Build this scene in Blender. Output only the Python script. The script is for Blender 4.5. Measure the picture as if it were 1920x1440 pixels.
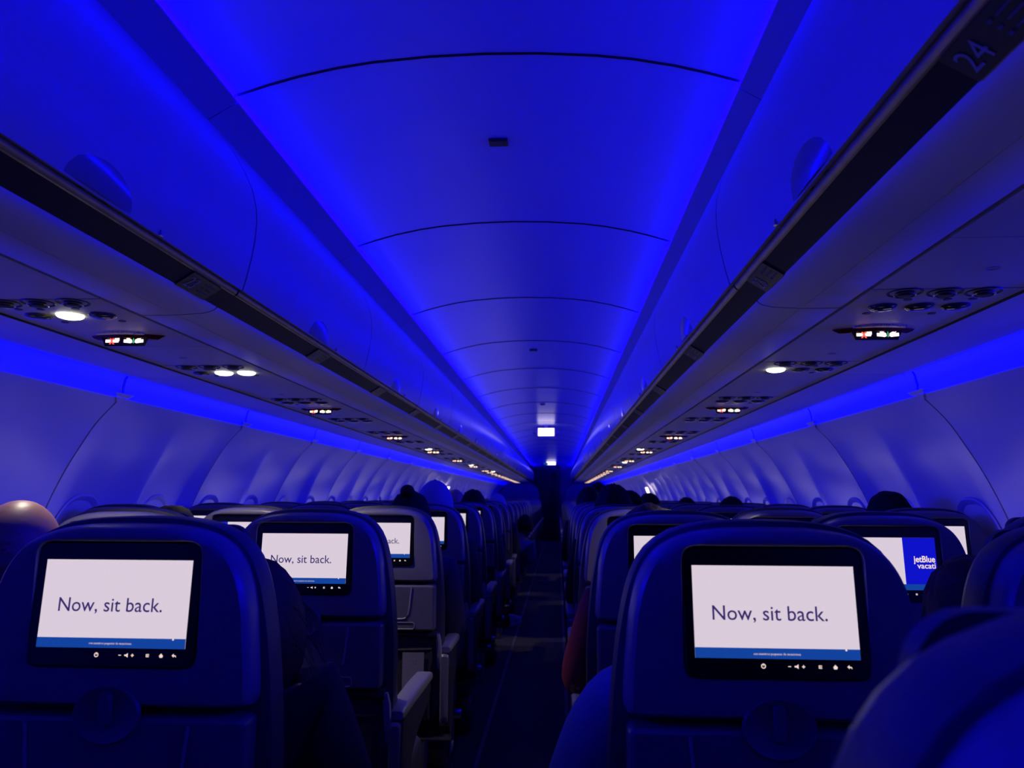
import bpy, bmesh, math, random
from mathutils import Vector, Matrix, noise
random.seed(7)
R = math.radians
PI = math.pi
C = bpy.context.scene.collection
for o in list(bpy.data.objects): bpy.data.objects.remove(o)
# ------------------------------------------------------------------ camera
sc = bpy.context.scene
camd = bpy.data.cameras.new('camera')
cam = bpy.data.objects.new('camera', camd); C.objects.link(cam)
camd.sensor_width = 36.0; camd.sensor_fit = 'HORIZONTAL'; camd.lens = 1427.53 / 1920 * 36
camd.clip_start = 0.02; camd.clip_end = 100
_a, _b, _c = R(3.4719), R(8.4622), R(0.2325)
fw = Vector((-math.sin(_a)*math.cos(_b), math.cos(_a)*math.cos(_b), math.sin(_b)))
rt = Vector((math.cos(_a), math.sin(_a), 0)); up = rt.cross(fw)
r2 = math.cos(_c)*rt + math.sin(_c)*up; u2 = -math.sin(_c)*rt + math.cos(_c)*up
m = Matrix((r2, u2, -fw)).transposed().to_4x4(); m.translation = Vector((0.1702, 0, 1.22))
cam.matrix_world = m
camd.dof.use_dof = True; camd.dof.focus_distance = 1.7; camd.dof.aperture_fstop = 7.0
sc.camera = cam
# ------------------------------------------------------------------ exposure, world, main lights
sc.view_settings.view_transform = 'Standard'; sc.view_settings.look = 'None'
sc.view_settings.gamma = 1; sc.view_settings.use_curve_mapping = False
sc.view_settings.exposure = 0.0
w = bpy.data.worlds.new('night'); sc.world = w; w.use_nodes = True
w.node_tree.nodes['Background'].inputs[0].default_value = (0.03, 0.02, 0.25, 1)
w.node_tree.nodes['Background'].inputs[1].default_value = 0.15
Y0, Y1 = -1.65, 22.6
BLUE = (0.0015, 0.0, 1.0)
def area(name, loc, d, sx, sy, power, col, spread=180):
    l = bpy.data.lights.new(name, 'AREA'); l.shape = 'RECTANGLE'; l.size = sx; l.size_y = sy
    l.energy = power; l.color = col; l.spread = R(spread)
    o = bpy.data.objects.new(name, l); C.objects.link(o); o.location = loc
    z = -Vector(d).normalized(); y = Vector((0, 1, 0)); x = y.cross(z).normalized(); y = z.cross(x)
    mm = Matrix((x, y, z)).transposed().to_4x4(); mm.translation = Vector(loc); o.matrix_world = mm
    return o
CEIL_POWER = 110.0
for s in (-1, 1):      # LED strips lying on the trim ledges, washing the ceiling
    area('ceiling_led_strip', (s*0.6045, (Y0+Y1)/2, 2.1580), (-s*1.0, 0, 0.45), 0.008, Y1-Y0, CEIL_POWER, BLUE)
    area('ceiling_edge_strip', (s*0.6085, (Y0+Y1)/2, 2.1560), (-s*1.0, 0, 0.95), 0.006, Y1-Y0, CEIL_POWER*.9, BLUE, 90)
    area('sidewall_led_strip', (s*1.348, (Y0+Y1)/2, 1.605), (-s, 0, -.13), 0.010, Y1-Y0, 46, BLUE, 46)
def spot(name, loc, target, power, col, ang, blend=0.4, size=0.02):
    l = bpy.data.lights.new(name, 'SPOT'); l.energy = power; l.color = col; l.spot_size = R(ang); l.spot_blend = blend; l.shadow_soft_size = size
    o = bpy.data.objects.new(name, l); C.objects.link(o); o.location = loc
    o.rotation_euler = (Vector(target)-Vector(loc)).to_track_quat('-Z', 'Y').to_euler()
    return o
WARM = (1.0, 0.86, 0.72)
# ------------------------------------------------------------------ materials
MATS = {}
def mat(name, col, rough=0.5, metal=0.0, coat=0.0, bump=0.0, scale=60, emit=None, es=0.0, var=0.0, spec=0.5):
    if name in MATS: return MATS[name]
    mt = bpy.data.materials.new(name); mt.use_nodes = True; nt = mt.node_tree
    b = nt.nodes['Principled BSDF']
    b.inputs['Base Color'].default_value = (*col, 1); b.inputs['Roughness'].default_value = rough
    b.inputs['Metallic'].default_value = metal; b.inputs['Coat Weight'].default_value = coat
    b.inputs['Coat Roughness'].default_value = 0.15; b.inputs['Specular IOR Level'].default_value = spec
    if emit: b.inputs['Emission Color'].default_value = (*emit, 1); b.inputs['Emission Strength'].default_value = es
    if bump or var:
        tc = nt.nodes.new('ShaderNodeTexCoord'); nz = nt.nodes.new('ShaderNodeTexNoise')
        nz.inputs['Scale'].default_value = scale; nz.inputs['Detail'].default_value = 4
        nt.links.new(tc.outputs['Object'], nz.inputs['Vector'])
        if bump:
            bp = nt.nodes.new('ShaderNodeBump'); bp.inputs['Strength'].default_value = bump; bp.inputs['Distance'].default_value = 0.002
            nt.links.new(nz.outputs['Fac'], bp.inputs['Height']); nt.links.new(bp.outputs['Normal'], b.inputs['Normal'])
        if var:
            mx = nt.nodes.new('ShaderNodeMix'); mx.data_type = 'RGBA'
            mx.inputs[6].default_value = (*[c*(1-var) for c in col], 1); mx.inputs[7].default_value = (*[min(1, c*(1+var)) for c in col], 1)
            nt.links.new(nz.outputs['Fac'], mx.inputs[0]); nt.links.new(mx.outputs[2], b.inputs['Base Color'])
    MATS[name] = mt; return mt
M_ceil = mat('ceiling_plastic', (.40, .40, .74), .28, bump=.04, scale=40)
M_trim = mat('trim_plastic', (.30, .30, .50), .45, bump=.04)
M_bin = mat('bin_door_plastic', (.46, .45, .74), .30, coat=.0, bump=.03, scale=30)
M_under = mat('bin_bottom_plastic', (.66, .62, .62), .5, bump=.08, scale=200)
M_wall = mat("sidewall_plastic", (.76, .75, .77), .32, bump=.05, scale=120)
M_gap = mat('gap_dark', (.006, .006, .01), .8, var=.2)
M_band = mat('dark_rail', (.010, .010, .016), .5, bump=.05, spec=.15)
M_metal = mat('brushed_rail_metal', (.32, .27, .22), .38, metal=.9, bump=.2, scale=25, var=.35)
M_placard = mat('placard_black', (.018, .018, .024), .4, bump=.02)
M_digit = mat('placard_grey_print', (.26, .255, .27), .5, bump=.02)
M_latch = mat('latch_gloss', (.26, .26, .32), .12, coat=.5, bump=.02)
M_shell = mat('seat_shell_plastic', (.11, .105, .125), .36, bump=.15, scale=260)
M_shell_l = mat('seat_shell_upper_plastic', (.15, .145, .175), .34, bump=.12, scale=260)
M_cush = mat('seat_leather', (.030, .030, .045), .48, bump=.3, scale=120)
M_bezel = mat('monitor_black', (.004, .004, .005), .22, bump=.01)
M_dark = mat('dark_plastic', (.02, .02, .026), .5, bump=.1)
M_arm = mat('armrest_grey', (.20, .19, .19), .45, bump=.3, scale=150)
M_cap = mat('armrest_cap_pale', (.26, .25, .26), .35, bump=.05)
M_steel = mat('seat_steel', (.45, .45, .5), .25, metal=1.0, bump=.03)
M_carpet = mat('carpet', (.025, .024, .032), .95, bump=1.0, scale=400, var=.5)
M_pocket = mat('pocket_net', (.012, .012, .018), .8, bump=.6, scale=200)
M_white = mat('display_white', (.02, .02, .02), .3, emit=(.70, .60, .69), es=1.0, bump=.01)
M_off = mat('display_off', (.004, .004, .006), .12, bump=.005)
M_bar = mat('display_bar_blue', (.01, .02, .05), .3, emit=(.006, .055, .32), es=1.0, bump=.01)
M_ad = mat('display_panel_blue', (.01, .02, .05), .3, emit=(.004, .006, .55), es=1.0, bump=.01)
M_text = mat('display_text_navy', (.01, .01, .03), .5, emit=(.035, .018, .13), es=1.0, bump=.01)
M_icon = mat('icon_white', (.1, .1, .1), .5, emit=(.9, .7, .62), es=1.0, bump=.01)
M_lens = mat('lamp_lit', (.3, .3, .3), .4, emit=(1, .98, .66), es=5.0, bump=.01)
M_lensoff = mat('lamp_unlit', (.05, .05, .07), .08, coat=.5, bump=.01)
M_signred = mat('sign_glow_red', (.1, .02, .02), .4, emit=(1, .09, .06), es=1.6, bump=.01)
M_signw = mat('sign_glow_white', (.2, .2, .2), .4, emit=(1, .72, .55), es=2.2, bump=.01)
M_signg = mat('sign_glow_green', (.1, .2, .1), .4, emit=(.05, .7, .3), es=1.0, bump=.01)
M_signbody = mat('sign_smoked', (.012, .004, .006), .18, emit=(.10, .0, .012), es=.03, bump=.01)  # smoked housing; faint red emission stands in for the symbols' glow on it
M_cove = mat('cove_lens_blue', (.2, .2, .3), .4, emit=(0.0, 0.0, 1.0), es=2.2, bump=.01)
M_box = mat('lightbox_white', (.3, .3, .3), .4, emit=(1, .86, .88), es=2.4, bump=.01)
M_lamp = mat('door_lamp', (.3, .3, .3), .4, emit=(1, .84, .88), es=7, bump=.01)
M_exitg = mat('exit_green', (.0, .1, .1), .4, emit=(.0, .35, .6), es=1.0, bump=.01)
M_galley = mat('galley_dark_laminate', (.016, .012, .018), .4, bump=.05, var=.4, scale=8)
M_galtrim = mat('galley_brown_trim', (.10, .06, .055), .45, bump=.05)
M_pane = mat('window_shade', (.25, .25, .28), .5, bump=.03)
M_skin = mat('skin', (.32, .155, .085), .45, bump=.15, scale=90, var=.12)
M_hairk = mat('hair_black', (.008, .006, .006), .7, bump=1.0, scale=90, spec=.15)
M_hairb = mat('hair_brown', (.055, .022, .012), .6, bump=1.0, scale=90, spec=.25)
M_hairp = mat('hair_fair', (.45, .26, .22), .5, bump=1.0, scale=90)
M_black = mat('cloth_black', (.006, .006, .008), .9, bump=.5, scale=150)
M_navy = mat('cloth_navy', (.02, .02, .05), .9, bump=.5, scale=150)
M_red = mat('cloth_red', (.20, .006, .012), .9, bump=.5, scale=150)
M_denim = mat('cloth_blue', (.10, .15, .26), .85, bump=.6, scale=150)
M_cap2 = mat('cloth_pale_blue', (.22, .24, .36), .85, bump=.4, scale=150)
M_sneak = mat('sneaker_white', (.62, .58, .55), .6, bump=.2)
M_paper = mat('paper', (.5, .5, .5), .7, bump=.05)
M_bulk = mat('bulkhead_laminate', (.30, .30, .34), .5, bump=.05)
# ------------------------------------------------------------------ mesh collector
def ident(p): return p
class MB:
    def __init__(s, fn=ident): s.v = []; s.f = []; s.fn = fn
    def add(s, vs, fs):
        n = len(s.v); s.v += [tuple(s.fn(Vector(v))) for v in vs]; s.f += [tuple(i+n for i in f) for f in fs]; return s
    def box(s, c, d):
        x, y, z = c; a, b, e = d[0]/2, d[1]/2, d[2]/2
        vs = [(x+i*a, y+j*b, z+k*e) for k in (-1, 1) for j in (-1, 1) for i in (-1, 1)]
        return s.add(vs, [(0,1,3,2),(4,5,7,6),(0,1,5,4),(2,3,7,6),(0,2,6,4),(1,3,7,5)])
    def loft(s, rings, cap0=True, cap1=True, close=True):
        n = len(rings[0]); vs = [p for r in rings for p in r]; fs = []
        for k in range(len(rings)-1):
            for i in range(n if close else n-1):
                j = (i+1) % n; fs.append((k*n+i, k*n+j, (k+1)*n+j, (k+1)*n+i))
        if cap0: fs.append(tuple(range(n)))
        if cap1: fs.append(tuple((len(rings)-1)*n+i for i in range(n)))
        return s.add(vs, fs)
    def tube(s, pts, r, n=8, cap=True):
        pts = [Vector(p) for p in pts]; rings = []
        rr = r if isinstance(r, (list, tuple)) else [r]*len(pts)
        for i, p in enumerate(pts):
            d = (pts[min(i+1, len(pts)-1)]-pts[max(i-1, 0)]).normalized()
            a = Vector((0, 0, 1)) if abs(d.z) < .9 else Vector((1, 0, 0))
            u = d.cross(a).normalized(); v = d.cross(u)
            rings.append([p+rr[i]*(math.cos(t*2*PI/n)*u+math.sin(t*2*PI/n)*v) for t in range(n)])
        return s.loft(rings, cap, cap)
    def sphere(s, c, r, nu=16, nv=10):
        if not isinstance(r, (list, tuple)): r = (r, r, r)
        rings = []
        for k in range(nv+1):
            t = PI*k/nv
            t = min(max(t, .02), PI-.02)
            rings.append([(c[0]+r[0]*math.sin(t)*math.cos(2*PI*i/nu), c[1]+r[1]*math.sin(t)*math.sin(2*PI*i/nu), c[2]+r[2]*math.cos(t)) for i in range(nu)])
        return s.loft(rings)
    def torus(s, fnc, r, n=32, m=6, arc=(0, 2*PI), cap=True):
        full = abs(arc[1]-arc[0]-2*PI) < 1e-4
        pts = [Vector(fnc(arc[0]+(arc[1]-arc[0])*i/n)) for i in range(n+(0 if full else 1))]
        if not full: return s.tube(pts, r, m, cap)
        rings = []
        for i, p in enumerate(pts):
            d = (pts[(i+1) % n]-pts[i-1]).normalized(); a = Vector((0, 0, 1)) if abs(d.z) < .9 else Vector((1, 0, 0))
            a = (pts[0]-pts[n//2]).normalized() if False else a
            u = d.cross(a).normalized(); v = d.cross(u)
            rings.append([p+r*(math.cos(t*2*PI/m)*u+math.sin(t*2*PI/m)*v) for t in range(m)])
        rings.append(rings[0]); return s.loft(rings, False, False)
    def prism(s, prof, y0, y1, sgn=1):
        # closed (x,z) polygon extruded along y
        return s.loft([[(sgn*x, y0, z) for x, z in prof], [(sgn*x, y1, z) for x, z in prof]])
    def sheet(s, prof, y0, y1, th, sgn=1, ch=.0015):
        # open profile with thickness to the outside (up / outboard), chamfered ends
        n = len(prof); nr = []
        for i in range(n):
            a = prof[max(i-1, 0)]; b = prof[min(i+1, n-1)]
            dx, dz = b[0]-a[0], b[1]-a[1]; L = math.hypot(dx, dz); nr.append((-dz/L, dx/L))
        out = [(p[0]+q[0]*th, p[1]+q[1]*th) for p, q in zip(prof, nr)]
        cin = [(p[0]+q[0]*ch, p[1]+q[1]*ch) for p, q in zip(prof, nr)]
        P = prof+out[::-1]; Pc = cin+out[::-1]
        return s.loft([[(sgn*x, y, z) for x, z in pp] for y, pp in ((y0, Pc), (y0+ch, P), (y1-ch, P), (y1, Pc))])
    def build(s, name, m, parent=None, loc=(0, 0, 0), smooth=35, merge=False):
        key = None
        me = bpy.data.meshes.new(name); me.from_pydata(s.v, [], s.f)
        bm = bmesh.new(); bm.from_mesh(me)
        if merge: bmesh.ops.remove_doubles(bm, verts=bm.verts, dist=1e-5)
        bmesh.ops.recalc_face_normals(bm, faces=bm.faces); bm.to_mesh(me); bm.free()
        if smooth:
            me.polygons.foreach_set('use_smooth', [True]*len(me.polygons)); me.set_sharp_from_angle(angle=R(smooth))
        me.materials.append(m)
        return link(name, me, parent, loc)
def link(name, me, parent=None, loc=(0, 0, 0)):
    o = bpy.data.objects.new(name, me); C.objects.link(o); o.location = loc
    if parent is not None: o.parent = parent
    return o
def empty(name, loc, label, cat, group=None, rz=0):
    o = bpy.data.objects.new(name, None); C.objects.link(o); o.location = loc; o.rotation_euler = (0, 0, rz)
    o.empty_display_size = .05
    return tag(o, label, cat, group)
def tag(o, label, cat, group=None, kind=None):
    if label: o['label'] = label
    if cat: o['category'] = cat
    if group: o['group'] = group
    if kind: o['kind'] = kind
    return o
def struct(o): o['kind'] = 'structure'; return o
def textmesh(txt, size, fn, align='LEFT', offset=0.0, sx=1.0, res=3, width=None):
    cu = bpy.data.curves.new('t', 'FONT'); cu.body = txt; cu.size = size; cu.align_x = align; cu.offset = offset; cu.resolution_u = res
    cu.space_character = 1.0
    ob = bpy.data.objects.new('t', cu); C.objects.link(ob)
    dg = bpy.context.evaluated_depsgraph_get(); dg.update()
    me = bpy.data.meshes.new_from_object(ob.evaluated_get(dg))
    if width: sx = width/(max(v.co.x for v in me.vertices)-min(v.co.x for v in me.vertices))
    vs = [(v.co.x*sx, v.co.y, 0) for v in me.vertices]; fs = [tuple(p.vertices) for p in me.polygons]
    bpy.data.objects.remove(ob); bpy.data.curves.remove(cu); bpy.data.meshes.remove(me)
    mb = MB(fn); mb.add(vs, fs); return mb
def copy_tree(o, parent=None):
    c = o.copy(); C.objects.link(c)
    if parent is not None: c.parent = parent
    for ch in o.children: copy_tree(ch, c)
    return c
ORD = ['nearest', 'first', 'second', 'third', 'fourth', 'fifth', 'sixth', 'seventh', 'eighth', 'ninth', 'tenth', 'eleventh', 'twelfth', 'thirteenth',
       'fourteenth', 'fifteenth', 'sixteenth', 'seventeenth', 'eighteenth', 'nineteenth', 'twentieth', 'twenty-first', 'twenty-second', 'twenty-third', 'twenty-fourth', 'twenty-fifth', 'twenty-sixth']
SIDE = {-1: 'left', 1: 'right'}
# ------------------------------------------------------------------ SETTING: floor, ceiling, walls
PB = 1.107           # ceiling and bin door module
YB = 1.655           # one of its seams
PW = 1.07; YW = 2.573  # sidewall panel module
PITCH = .816; YS = 1.085
mb = MB(); mb.box((0, (Y0+Y1)/2, -.03), (3.5, Y1-Y0, .06)); struct(mb.build('floor', M_carpet))
mb = MB()
for s in (-1, 1):
    mb.box((s*.212, (Y0+Y1)/2, .004), (.02, Y1-Y0, .008))
struct(mb.build('trim_1', mat('track_cover', (.07, .07, .08), .6, bump=.05)))   # seat track covers beside the aisle
ceil_prof = [(.626, 2.130), (.606, 2.160), (.589, 2.168), (.52, 2.190), (.443, 2.211), (.35, 2.230), (.264, 2.242), (.13, 2.252), (0, 2.255)]
full = ceil_prof + [(-x, z) for x, z in ceil_prof[:-1][::-1]]
mb = MB()
k0 = int(math.floor((Y0-YB)/PB)); ya = YB+k0*PB
while ya < Y1-.05:
    a, b = ya+.003, min(ya+PB-.003, Y1)
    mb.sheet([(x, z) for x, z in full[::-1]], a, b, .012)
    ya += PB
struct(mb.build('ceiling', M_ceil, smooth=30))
mb = MB(); ya = YB+k0*PB
while ya < Y1-.05:     # rubber seals hanging a little below the panel joints
    mb.loft([[(x, ya+dy, z-dz) for x, z in full[2:-2]]+[(x, ya+dy, z+.004) for x, z in full[2:-2][::-1]] for dy, dz in ((-.003, .0), (-.002, .0027), (.002, .0027), (.003, .0))]); ya += PB
struct(mb.build('trim_17', M_band, smooth=30))
mb = MB(); mb.prism([(-.72, 2.20), (-.5, 2.25), (0, 2.30), (.5, 2.25), (.72, 2.20), (.72, 2.36), (-.72, 2.36)], Y0, Y1); struct(mb.build('trim_2', M_gap))
for n, s in ((3, -1), (4, 1)):   # sloping trim ledge between bin and ceiling
    mb = MB(); ya = YB+k0*PB
    while ya < Y1-.05:
        mb.prism([(.674, 2.098), (.676, 2.112), (.625, 2.140), (.597, 2.1515), (.589, 2.152), (.589, 2.148), (.60, 2.142)], ya+.0015, min(ya+PB-.0015, Y1), s); ya += PB
    struct(mb.build('trim_%d' % n, M_trim))
    mb = MB(); mb.prism([(.66, 2.12), (.74, 2.12), (.74, 2.30), (.63, 2.30), (.63, 2.155)], Y0, Y1, s); struct(mb.build('trim_%d' % (n+2), M_gap))
# sidewalls
wall_p = [(1.366, 1.562), (1.40, 1.530), (1.443, 1.480), (1.475, 1.435), (1.505, 1.380), (1.53, 1.340), (1.555, 1.285), (1.583, 1.215), (1.612, 1.14), (1.652, 1.05), (1.69, .93), (1.715, .8), (1.725, .6), (1.71, .35), (1.69, .12), (1.68, 0.0)]
def smooth_profile(p, n=4):
    out = []
    for i in range(len(p)-1):
        a, b, c, d = p[max(i-1, 0)], p[i], p[i+1], p[min(i+2, len(p)-1)]
        for q in range(n):
            t = q/n; out.append(tuple(.5*(2*b[j]+(c[j]-a[j])*t+(2*a[j]-5*b[j]+4*c[j]-d[j])*t*t+(3*b[j]-a[j]-3*c[j]+d[j])*t**3) for j in (0, 1)))
    return out+[p[-1]]
wall_p = smooth_profile([(1.366, 1.562), (1.445, 1.477), (1.503, 1.385), (1.550, 1.300), (1.597, 1.195), (1.645, 1.06), (1.69, .93), (1.715, .8), (1.725, .6), (1.71, .35), (1.69, .12), (1.68, 0.0)])
def wall_x(z):
    for (x0, z0), (x1, z1) in zip(wall_p, wall_p[1:]):
        if z1 <= z <= z0: return x0+(x1-x0)*(z0-z)/(z0-z1)
    return wall_p[0][0]
def wall_d(t, z):   # inward scallop; cusps at bay ends
    u = t*2 % 1.0
    k = min(1, max(0, (1.53-z)/.30)); k = k*k*(3-2*k)
    low = min(1, max(0, (z-.6)/.3))
    edge = 1 if True else 0
    c = abs(2*u-1)**2.4          # 1 at bay ends
    mid = .55 if .25 < t < .75 else .42
    return .052*k*low*c*mid/.5 * (1 if .25 < t < .75 else .8)
for s in (-1, 1):
    mb = MB(); ya = YW+math.floor((Y0-YW)/PW)*PW; g = 0
    dense = []
    for (x0, z0), (x1, z1) in zip(wall_p, wall_p[1:]):
        for q in range(1): dense.append((x0+(x1-x0)*q/3, z0+(z1-z0)*q/3))
    dense.append(wall_p[-1])
    while ya < Y1-.05:
        N = 48; rows = []
        for i in range(N+1):
            t = i/N; y = ya+.004+(PW-.008)*t
            rows.append([(s*(x+wall_d(0, z)-wall_d(t, z)), min(y, Y1+.5), z) for x, z in dense])
        n = len(dense)
        # front sheet plus rolled edges
        e0 = [(p[0]+s*.012, p[1], p[2]) for p in rows[0]]; e1 = [(p[0]+s*.012, p[1], p[2]) for p in rows[-1]]
        mb.loft([e0]+rows+[e1], False, False, close=False)
        ya += PW
    struct(mb.build('wall_'+SIDE[s], M_wall, smooth=50))
    mb = MB(); pr = [(x+.02+wall_d(0, z), z) for x, z in wall_p]+[(1.80, 0), (1.82, .8), (1.74, 1.3), (1.42, 1.60)]
    mb.prism(pr, Y0, Y1, s); struct(mb.build('trim_%d' % (7 if s < 0 else 8), M_gap))
    # little corner clips where panels meet the cove
    mb = MB(); ya = YW+math.floor((Y0-YW)/PW)*PW
    while ya < Y1:
        mb.loft([[(s*1.350, ya-.055, 1.574), (s*1.350, ya+.055, 1.574), (s*1.372, ya+.07, 1.580), (s*1.372, ya-.07, 1.580)],
                 [(s*1.374, ya-.010, 1.545), (s*1.374, ya+.010, 1.545), (s*1.385, ya+.010, 1.548), (s*1.385, ya-.010, 1.548)]])
        ya += PW
    struct(mb.build('trim_%d' % (9 if s < 0 else 10), M_wall))
    # outboard filler panel between service channel and cove
    mb = MB(); ya = YW+math.floor((Y0-YW)/PW)*PW
    while ya < Y1-.05:
        mb.prism([(1.103, 1.630), (1.16, 1.630), (1.24, 1.630), (1.30, 1.629), (1.314, 1.632), (1.317, 1.640), (1.103, 1.645)], ya+.002, min(ya+PW-.002, Y1), s); ya += PW
    struct(mb.build('trim_%d' % (11 if s < 0 else 12), M_under))
    mb = MB(); mb.tube([(s*1.097, Y0, 1.633), (s*1.097, Y1, 1.633)], .0065, 8)
    struct(mb.build('trim_%d' % (13 if s < 0 else 14), M_band))
    # dark void above the service channel
    mb = MB(); mb.box((s*1.03, (Y0+Y1)/2, 1.735), (.78, Y1-Y0, .10)); struct(mb.build('trim_%d' % (15 if s < 0 else 16), M_gap))
# windows (oval reveal + shade), mostly below the seat-top line
def win_mesh(s):
    mb = MB(); rings = []
    for (f_, dx) in ((1.0, -.004), (.97, -.010), (.90, -.004), (.80, .03), (.72, .05)):
        ring = []
        for i in range(40):
            a = 2*PI*i/40; ca, sa = math.cos(a), math.sin(a); e = 2/2.6
            yy = .145*f_*math.copysign(abs(ca)**e, ca); zz = 1.02+.205*f_*math.copysign(abs(sa)**e, sa)
            ring.append((s*(wall_x(zz)+wall_d(0, zz)-wall_d(min(.499, max(.001, .25+(yy-.03)/PW)), zz)+dx), yy, zz))
        rings.append(ring)
    mb.loft(rings, False, False); fr = mb
    pn = MB(); pn.loft([[(p[0]+s*.0, p[1], p[2]) for p in rings[-1]], [(p[0]+s*.01, p[1], p[2]) for p in rings[-1]]])
    return fr, pn
wn = 1
for s in (-1, 1):
    fr, pn = win_mesh(s); first = None
    for k in range(-1, 30):
        yc = YW+.535*(k+.5)-.03
        if yc > 21: break
        if first is None:
            o = fr.build('window_%d' % wn, M_wall, loc=(0, yc, 0), smooth=40); p = pn.build('window_shade', M_pane, o); first = (o, p)
        else:
            o = first[0].copy(); C.objects.link(o); o.name = 'window_%d' % wn; o.location = (0, yc, 0)
            p = first[1].copy(); C.objects.link(p); p.parent = o
        struct(o); wn += 1
# ------------------------------------------------------------------ cove wash lights along sidewalls
cove_p = [(1.316, 1.633), (1.320, 1.648), (1.332, 1.656), (1.348, 1.652), (1.362, 1.630), (1.369, 1.595), (1.368, 1.560)]
for s in (-1, 1):
    me = None; ya = YW+math.floor((Y0-YW)/PW)*PW; k = 0
    while ya < Y1-.5:
        if me is None:
            mb = MB(); mb.sheet(cove_p[::-1], .008, PW-.008, .008, s, ch=.003); o = mb.build('cove_light', M_cove, loc=(0, ya, 0), smooth=60); me = o.data
        else: o = link('cove_light', me, None, (0, ya, 0))
        q = round((ya-YW)/PW)
        tag(o, ('glowing blue cove light panel above %s windows, %s panel from the camera' % (SIDE[s], ORD[q+2])) if q+2 < 9 and q >= -1 else
            'glowing blue cove light panel far down the %s sidewall' % SIDE[s] if q > 0 else 'glowing blue cove light panel beside camera on the %s' % SIDE[s], 'light', '%s cove light panels' % SIDE[s])
        ya += PW; k += 1
# ------------------------------------------------------------------ overhead bins
door_p = [(.562, 1.689), (.554, 1.72), (.545, 1.765), (.539, 1.81), (.5375, 1.850), (.541, 1.885), (.552, 1.925), (.571, 1.966), (.600, 2.015), (.632, 2.058), (.668, 2.100)]
def arc_tab(p):
    L = [0]
    for a, b in zip(p, p[1:]): L.append(L[-1]+math.hypot(b[0]-a[0], b[1]-a[1]))
    return L
DL = arc_tab(door_p)
def door_at(u, off=0):
    u = max(0, min(DL[-1]-1e-6, u))
    for i in range(len(DL)-1):
        if DL[i] <= u <= DL[i+1]:
            t = (u-DL[i])/(DL[i+1]-DL[i]); a, b = door_p[i], door_p[i+1]
            x = a[0]+(b[0]-a[0])*t; z = a[1]+(b[1]-a[1])*t
            # smooth tangents
            dx, dz = b[0]-a[0], b[1]-a[1]; l = math.hypot(dx, dz)
            return (x-dz/l*off, z+dx/l*off)
dense_door = [door_at(DL[-1]*i/30) for i in range(31)]
bin_cache = {}
def bin_parts(s):
    P = {}
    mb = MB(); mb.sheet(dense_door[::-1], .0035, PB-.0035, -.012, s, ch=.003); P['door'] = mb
    # latch: shallow half-round cup with a paddle and rim
    mb = MB(); rings = []
    for q in range(7):
        f_ = 1-q/6*.999
        rings.append([])
        for i in range(25):
            a = PI*i/24
            off = .003+.012*(1-f_*f_)
            x, z = door_at(.004+.105*f_*math.sin(a), off); rings[-1].append((s*x, PB/2+.176*f_*math.cos(a), z))
    mb.loft(rings, False, False, close=False); P['latch'] = mb
    mb = MB()
    def rimf(a):
        x, z = door_at(.004+.112*math.sin(a), .0015); return (s*x, PB/2+.186*math.cos(a), z)
    mb.torus(rimf, .0028, 28, 6, (0.02, PI-.02)); P['rim'] = mb
    for nm, yy in (('pad', -.03), ('pad2', .03)):
        mb = MB(); x, z = door_at(.004, .004); mb.box((s*x, PB/2+yy, z), (.012, .016, .008)); P[nm] = mb
    mb = MB(); x, z = door_at(.006, .012); mb.box((s*x, PB/2+.186, z), (.008, .010, .010)); P['catch'] = mb
    L2 = PB*2
    mb = MB(); mb.prism([(.609, 1.652), (.608, 1.648), (.6115, 1.6435), (.620, 1.639), (.640, 1.634), (.70, 1.6305), (.7005, 1.6315), (.702, 1.6305), (.78, 1.630), (.786, 1.632), (.788, 1.645), (.62, 1.655)], .003, L2-.003, s); P['bottom_panel'] = mb
    mb = MB(); mb.prism([(.5665, 1.675), (.610, 1.6475), (.63, 1.675), (.585, 1.695)], .0, L2, s); P['label_rail'] = mb
    mb = MB()
    mb.prism([(.5600, 1.6880), (.5595, 1.684), (.5615, 1.679), (.5655, 1.6745), (.571, 1.673), (.58, 1.69), (.57, 1.695)], .004, L2-.004, s); P['metal_rail'] = mb
    mb = MB(); mb.prism([(.585, 1.68), (.615, 1.662), (.788, 1.66), (.85, 1.70), (.86, 1.78), (.76, 2.05), (.72, 2.11), (.680, 2.094), (.64, 2.045), (.612, 2.0), (.585, 1.94), (.563, 1.87), (.567, 1.80), (.575, 1.72)], .001, L2-.001, s); P['housing'] = mb
    return P
BM = {'door': M_bin, 'latch': M_latch, 'rim': M_trim, 'catch': M_steel, 'bottom_panel': M_under, 'label_rail': M_band, 'metal_rail': M_metal, 'housing': M_gap}
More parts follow.
